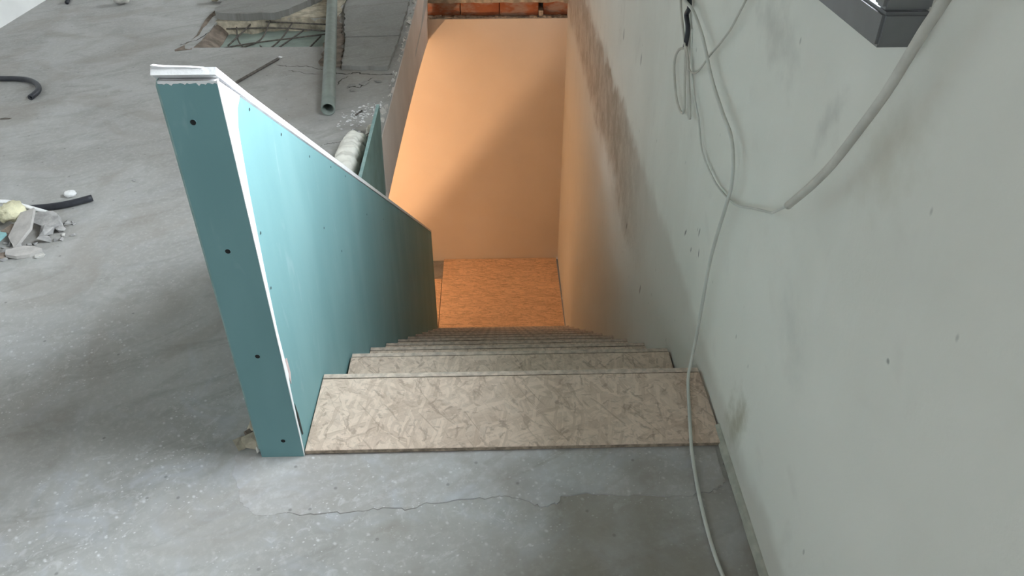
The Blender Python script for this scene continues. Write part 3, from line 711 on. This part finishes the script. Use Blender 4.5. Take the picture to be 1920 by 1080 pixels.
tag(piece('stone', 'rock', (-.916, 1.391, 0), (.011, .007, .004), 6, 'grey_stone'), 'tiny stone alone on the floor left of the half wall', 'stone')
tag(piece('stone', 'rock', (-1.705, 1.994, 0), (.03, .012, .0018), 7, 'rod'), 'flat dark scrap on the floor below the hooked hose', 'scrap')
tag(tubeobj('steel_rod', [(-.82, 2.29, .006), (-.781, 2.404, .006), (-.655, 2.717, .007)], .007, 'rod', n=4, seg=8), 'dark steel rod lying on the floor in front of the pit', 'rod')
tag(piece('plaster_crumb', 'rock', (-.648, 2.735, 0), (.016, .01, .007), 9, 'white_foam'), 'white crumb at the tip of the steel rod', 'crumb')
bm = bmesh.new(); box(bm, -.15, .15, -.028, .028, -.006, .006)
o = link('wood_strip', bm, 'pale_stone'); o.location = (-1.18, 3.80, .032); o.rotation_euler = (0, 0, R(14)); tag(o, 'pale board strip lying on the slab at the top edge', 'board')
tag(piece('wood_offcut', 'rock', (-1.29, 3.80, 0), (.03, .02, .014), 19, 'beige_break'), 'small beige offcut left of the board strip', 'offcut')
# foam along the slab edge behind the half wall
bm = bmesh.new()
fp = [(-.100, 1.25, .04), (-.103, 1.35, .045), (-.106, 1.44, .046), (-.104, 1.50, .046), (-.100, 1.56, .045), (-.096, 1.61, .042), (-.092, 1.645, .036)]
tube(bm, spline(fp, 6), .03, 20, radii=[.047 + .005 * math.sin(k * .9) + .003 * math.sin(k * 2.3) - (.014 if k > 35 else .006 if k > 33 else 0) for k in range(37)])
bmesh.ops.subdivide_edges(bm, edges=bm.edges[:], cuts=1, use_grid_fill=True)
for q in bm.verts:
    q.co += Vector((1, 1, 1)) * .007 * mnoise.noise(q.co * 38); q.co.z = max(q.co.z, .0006)
tag(link('foam_bead', bm, 'foam', smooth=True), 'thick cream bead of expanding foam behind the half wall', 'foam')
tag(piece('foam_lump', 'blob', (-.058, 1.775, 0), (.018, .045, .018), 12, 'foam', amp=.5, freq=3), 'small cream foam lump beside the teal upstand board', 'foam')
# crumbs and dust bits by the upstand board
rd = random.Random(77); bm = bmesh.new()
for k in range(130):
    t = rd.random(); x = -.05 - .17 * rd.random() ** 1.4; y = 2.12 - .9 * (-.05 - x) + rd.gauss(0, .05) - .12 * t; s = rd.uniform(.002, .007)
    b2 = bmesh.new(); rock(b2, (s * 1.6, s * 1.3, s * .5), k, 8); me = bpy.data.meshes.new('t'); b2.to_mesh(me); b2.free()
    me.transform(Matrix.Translation((x, y, .002))); bm.from_mesh(me); bpy.data.meshes.remove(me)
tag(link('plaster_crumbs', bm, 'white_paper'), 'scatter of white plaster crumbs beside the stair opening', 'crumbs', None, 'stuff')
tag(tubeobj('nail', [(-.150, 1.985, .004), (-.128, 2.03, .005)], .004, 'rod', n=2, seg=6), 'short dark nail lying among the white crumbs', 'nail')
for k, (x, y, s, l) in enumerate([(-.225, 2.34, .022, 'grey screed fragment right of the pipe end'), (-.16, 2.37, .026, 'grey screed fragment in front of the nearer screed slab'), (-.205, 2.28, .018, 'smallest grey screed fragment right of the pipe'), (-.10, 2.40, .024, 'grey screed fragment beside the stair opening')]):
    tag(piece('screed_fragment', 'rock', (x, y, 0), (s * 1.3, s, .005), 60 + k, 'slabpiece', (0, 0, k)), l, 'fragment', 'screed fragments')
# debris heap at the left edge
heap = [('slab', (-1.135, .985, .004), (.046, .105, .010), 'plaster_grey', (R(26), R(-14), R(-14)), 'plaster_shard', 'large flat pale shard leaning in the debris heap', 'shard'),
        ('slab', (-1.09, .885, .0), (.052, .030, .012), 'plaster_grey', (R(6), R(5), .25), 'plaster_shard', 'wide pale shard at the front of the debris heap', 'shard'),
        ('rock', (-1.030, .870, 0), (.020, .014, .008), 'pale_stone', (0, 0, .4), 'plaster_chip', 'small pale chip at the front right of the debris heap', 'chip'),
        ('slab', (-1.085, 1.065, .006), (.058, .040, .018), 'grey_stone', (.25, .1, -.3), 'rubble_stone', 'biggest grey stone of the debris heap', 'stone'),
        ('rock', (-1.068, 1.005, 0), (.034, .026, .020), 'grey_stone', (.3, 0, 1), 'rubble_stone', 'grey stone right of the flat shard', 'stone'),
        ('rock', (-1.035, 1.03, 0), (.024, .020, .012), 'grey_stone', (0, .3, 2), 'rubble_stone', 'lower grey stone at the right of the debris heap', 'stone'),
        ('rock', (-1.030, 1.072, 0), (.022, .016, .010), 'grey_stone', (0, 0, .5), 'rubble_stone', 'upper grey stone at the right of the debris heap', 'stone'),
        ('rock', (-1.010, 1.00, 0), (.010, .008, .006), 'pale_stone', (0, 0, .5), 'plaster_chip', 'tiny pale chip right of the debris heap', 'chip'),
        ('rock', (-1.050, .955, 0), (.026, .018, .012), 'grey_stone', (.1, .4, .2), 'rubble_stone', 'grey stone touching the front of the flat shard', 'stone'),
        ('blob', (-1.200, 1.065, .022), (.044, .036, .032), 'yellow_foam', (0, 0, .4), 'foam_chunk', 'yellowish crumbly foam chunk in the debris heap', 'foam'),
        ('slab', (-1.285, 1.005, .018), (.055, .032, .014), 'white_foam', (.1, .25, -.45), 'plaster_shard', 'whitish slab piece at the left of the debris heap', 'shard'),
        ('slab', (-1.215, .945, .010), (.050, .032, .010), 'teal_scrap', (.15, -.1, .5), 'plasterboard_scrap', 'teal plasterboard scrap in the debris heap', 'scrap'),
        ('rock', (-1.27, 1.09, 0), (.045, .04, .03), 'grey_stone', (.1, .2, .5), 'rubble_stone', 'grey stone left of the foam chunk', 'stone'),
        ('rock', (-1.165, .865, 0), (.045, .026, .010), 'brown_dirt', (.0, .1, .1), 'rubble_stone', 'brownish stone at the front left of the debris heap', 'stone'),
        ('rock', (-1.21, .895, 0), (.04, .03, .014), 'grey_stone', (.0, .1, .8), 'rubble_stone', 'grey stone under the teal scrap', 'stone'),
        ('rock', (-1.175, 1.01, 0), (.045, .034, .024), 'brown_dirt', (.2, .1, .8), 'rubble_stone', 'dark brown stone between foam chunk and flat shard', 'stone')]
rd = random.Random(55); crumbs = bmesh.new()
for k in range(34):
    a = rd.uniform(0, 6.28); r_ = rd.uniform(.2, 1.0); x = -1.13 + .15 * r_ * math.cos(a); y = .99 + .16 * r_ * math.sin(a); q = rd.uniform(.005, .013)
    b2 = bmesh.new(); rock(b2, (q * 1.4, q, q * .7), 300 + k, 9); me = bpy.data.meshes.new('t'); b2.to_mesh(me); b2.free()
    me.transform(Matrix.Translation((x, y, q * .55))); crumbs.from_mesh(me); bpy.data.meshes.remove(me)
tag(link('rubble_crumbs', crumbs, 'grey_stone'), 'grey crumbs scattered between the pieces of the debris heap', 'crumbs', None, 'stuff')
for k, (kd, loc, sz, mt, rot, nm, lb, ct) in enumerate(heap):
    tag(piece(nm, kd, loc, sz, 100 + k, mt, rot, None, 14, .5, 3.2), lb, ct, 'debris heap')
tag(tubeobj('white_strip', [(-1.40, 1.10, .075), (-1.25, 1.115, .072), (-1.19, 1.11, .060), (-1.07, 1.09, .03)], .008, 'white_foam', n=4, seg=6), 'thin white strip lying over the debris heap', 'strip')

# ================================================================== CABLES ON THE RIGHT WALL
A_pts = [(1.0, 1.12, 1.75), (1.0, 1.10, 1.2), (.995, .98, .92), (.991, .90, .83), (.991, .867, .807), (.990, .763, .809), (.989, .653, .789), (.988, .574, .762), (.988, .492, .726), (.986, .366, .698), (.986, .279, .68), (.985, .232, .645), (.985, .213, .603), (.985, .218, .553), (.985, .246, .444),
         (.986, .265, .348), (.986, .265, .242), (.984, .258, .142), (.979, .247, .06), (.965, .205, .0215), (.941, .075, .0215), (.926, -.012, .0215), (.923, -.045, .013), (.914, -.158, .0085), (.912, -.271, .0055), (.918, -.361, .0045), (.94, -.5, .0045), (.96, -.7, .0045)]
tag(tubeobj('white_cable', A_pts, .0042, 'cable', n=6), 'white cable hanging along the wall and trailing over the top step to the floor', 'cable')
tag(tubeobj('thin_cable', [(.985, .26, 1.074), (.992, .31, 1.01), (.996, .366, .947), (.997, .404, .906), (.997, .443, .861), (.998, .508, .807), (.999, .582, .752), (.999, .661, .685), (1.0, .729, .656), (1.001, .793, .656), (1.003, .82, .665)], .0026, 'conduit', n=6, seg=8), 'thin grey cable slanting from the window to the hanging loop', 'cable')
tag(tubeobj('thin_cable', [(1.004, .80, .75), (1.003, .761, .682), (1.003, .697, .618), (1.002, .601, .576), (1.001, .529, .526), (1.0, .434, .514), (.999, .351, .517), (.998, .245, .538), (.997, .179, .56), (.996, .099, .601), (.992, .012, .644), (.985, -.032, .667), (.965, -.09, .703), (.956, -.17, .765)], .0026, 'cable', n=6, seg=8), 'thin pale cable sagging from the loop into the thick conduit end', 'cable')
tag(tubeobj('conduit', [(.95, -.50, 1.30), (.954, -.43, 1.168), (.954, -.41, 1.13), (.9545, -.396, 1.101), (.955, -.365, 1.036), (.955, -.325, .968), (.955, -.276, .891), (.956, -.225, .828), (.956, -.161, .757)], .0066, 'conduit', n=8, seg=14, hollow=.005), 'thick pale conduit crossing the window corner and hanging off the wall', 'conduit')
tag(tubeobj('cable_loop', [(1.002, .846, .683), (1.003, .918, .651), (1.003, .947, .609), (1.003, .917, .563), (1.002, .85, .524), (1.001, .775, .52), (1.001, .755, .548), (1.002, .797, .609), (1.002, .834, .687), (1.0, .788, .673), (.999, .744, .629), (.998, .675, .556), (.997, .69, .552), (.998, .73, .60), (1.0, .82, .677), (1.002, .912, .736), (1.003, .961, .774), (1.008, 1.04, .86), (1.012, 1.09, 1.2), (1.012, 1.10, 1.75)], .0036, 'conduit', n=6, seg=8), 'grey cable coiled into a narrow hanging loop on the wall', 'cable')
tag(tubeobj('black_cable', [(1.008, 1.06, 1.70), (1.008, 1.05, 1.15), (1.006, .93, .90), (1.005, .883, .817), (1.005, .863, .787), (1.005, .885, .762), (1.005, .848, .734), (1.005, .852, .684)], .007, 'black_rubber', n=5, seg=8, radii=None), 'short black cable end above the hanging loop', 'cable')

# ================================================================== WORK LAMP IN THE LOWER ROOM
LP = Vector((-1.2, 3.2, -1.64))
lamp = tag(empty('work_lamp', (LP.x, LP.y, ZL - .02)), 'yellow work lamp on a stand in the lower room', 'lamp')
lo = Vector((LP.x, LP.y, ZL - .02))
def llink(nm, bm, mt): o = link(nm, bm, mt, lamp); o.location = -lo; return o
bm = bmesh.new(); tube(bm, [(LP.x - .06, LP.y - .05, ZL - .02), (LP.x - .06, LP.y - .05, LP.z - .05)], .012, 10); llink('pole', bm, 'rod')
for k in range(3):
    a = k * 2.1; bm = bmesh.new(); tube(bm, [(LP.x - .06, LP.y - .05, ZL + .35), (LP.x - .06 + .3 * math.cos(a), LP.y - .05 + .3 * math.sin(a), ZL - .012)], .009, 8); llink('leg', bm, 'rod')
bm = bmesh.new(); box(bm, LP.x - .12, LP.x - .05, LP.y - .13, LP.y + .02, LP.z - .07, LP.z + .07); llink('housing', bm, 'lamp_body')
A0 = Vector((1.04, 4.736, -.657)); B0 = Vector((-.19, 4.736, -2.126)); d = A0 - B0
far = [A0, Vector((1.09, 4.736, .8)), Vector((6.0, 4.736, .8)), Vector((3.0, 4.736, -6.5)), B0 - d * 1.3]
bm = bmesh.new(); prism(bm, [LP + (p - LP) * .13 for p in far], Vector((-.002, -.003, .001))); llink('light_flap', bm, 'rod')  # unseen flap added to cut the lamp light along a slanted edge
bm = bmesh.new(); box(bm, LP.x + .25, LP.x + .254, LP.y - .35, LP.y + .166, LP.z - .35, LP.z + .75); llink('light_flap', bm, 'rod')  # unseen plate added to keep the lamp off the right wall
pl = bpy.data.lights.new('work_lamp_bulb', 'POINT'); pl.energy = LAMP_W; pl.color = (1.0, .585, .31); pl.shadow_soft_size = .016
po = bpy.data.objects.new('work_lamp_bulb', pl); C.objects.link(po); po.parent = lamp; po.location = LP - lo
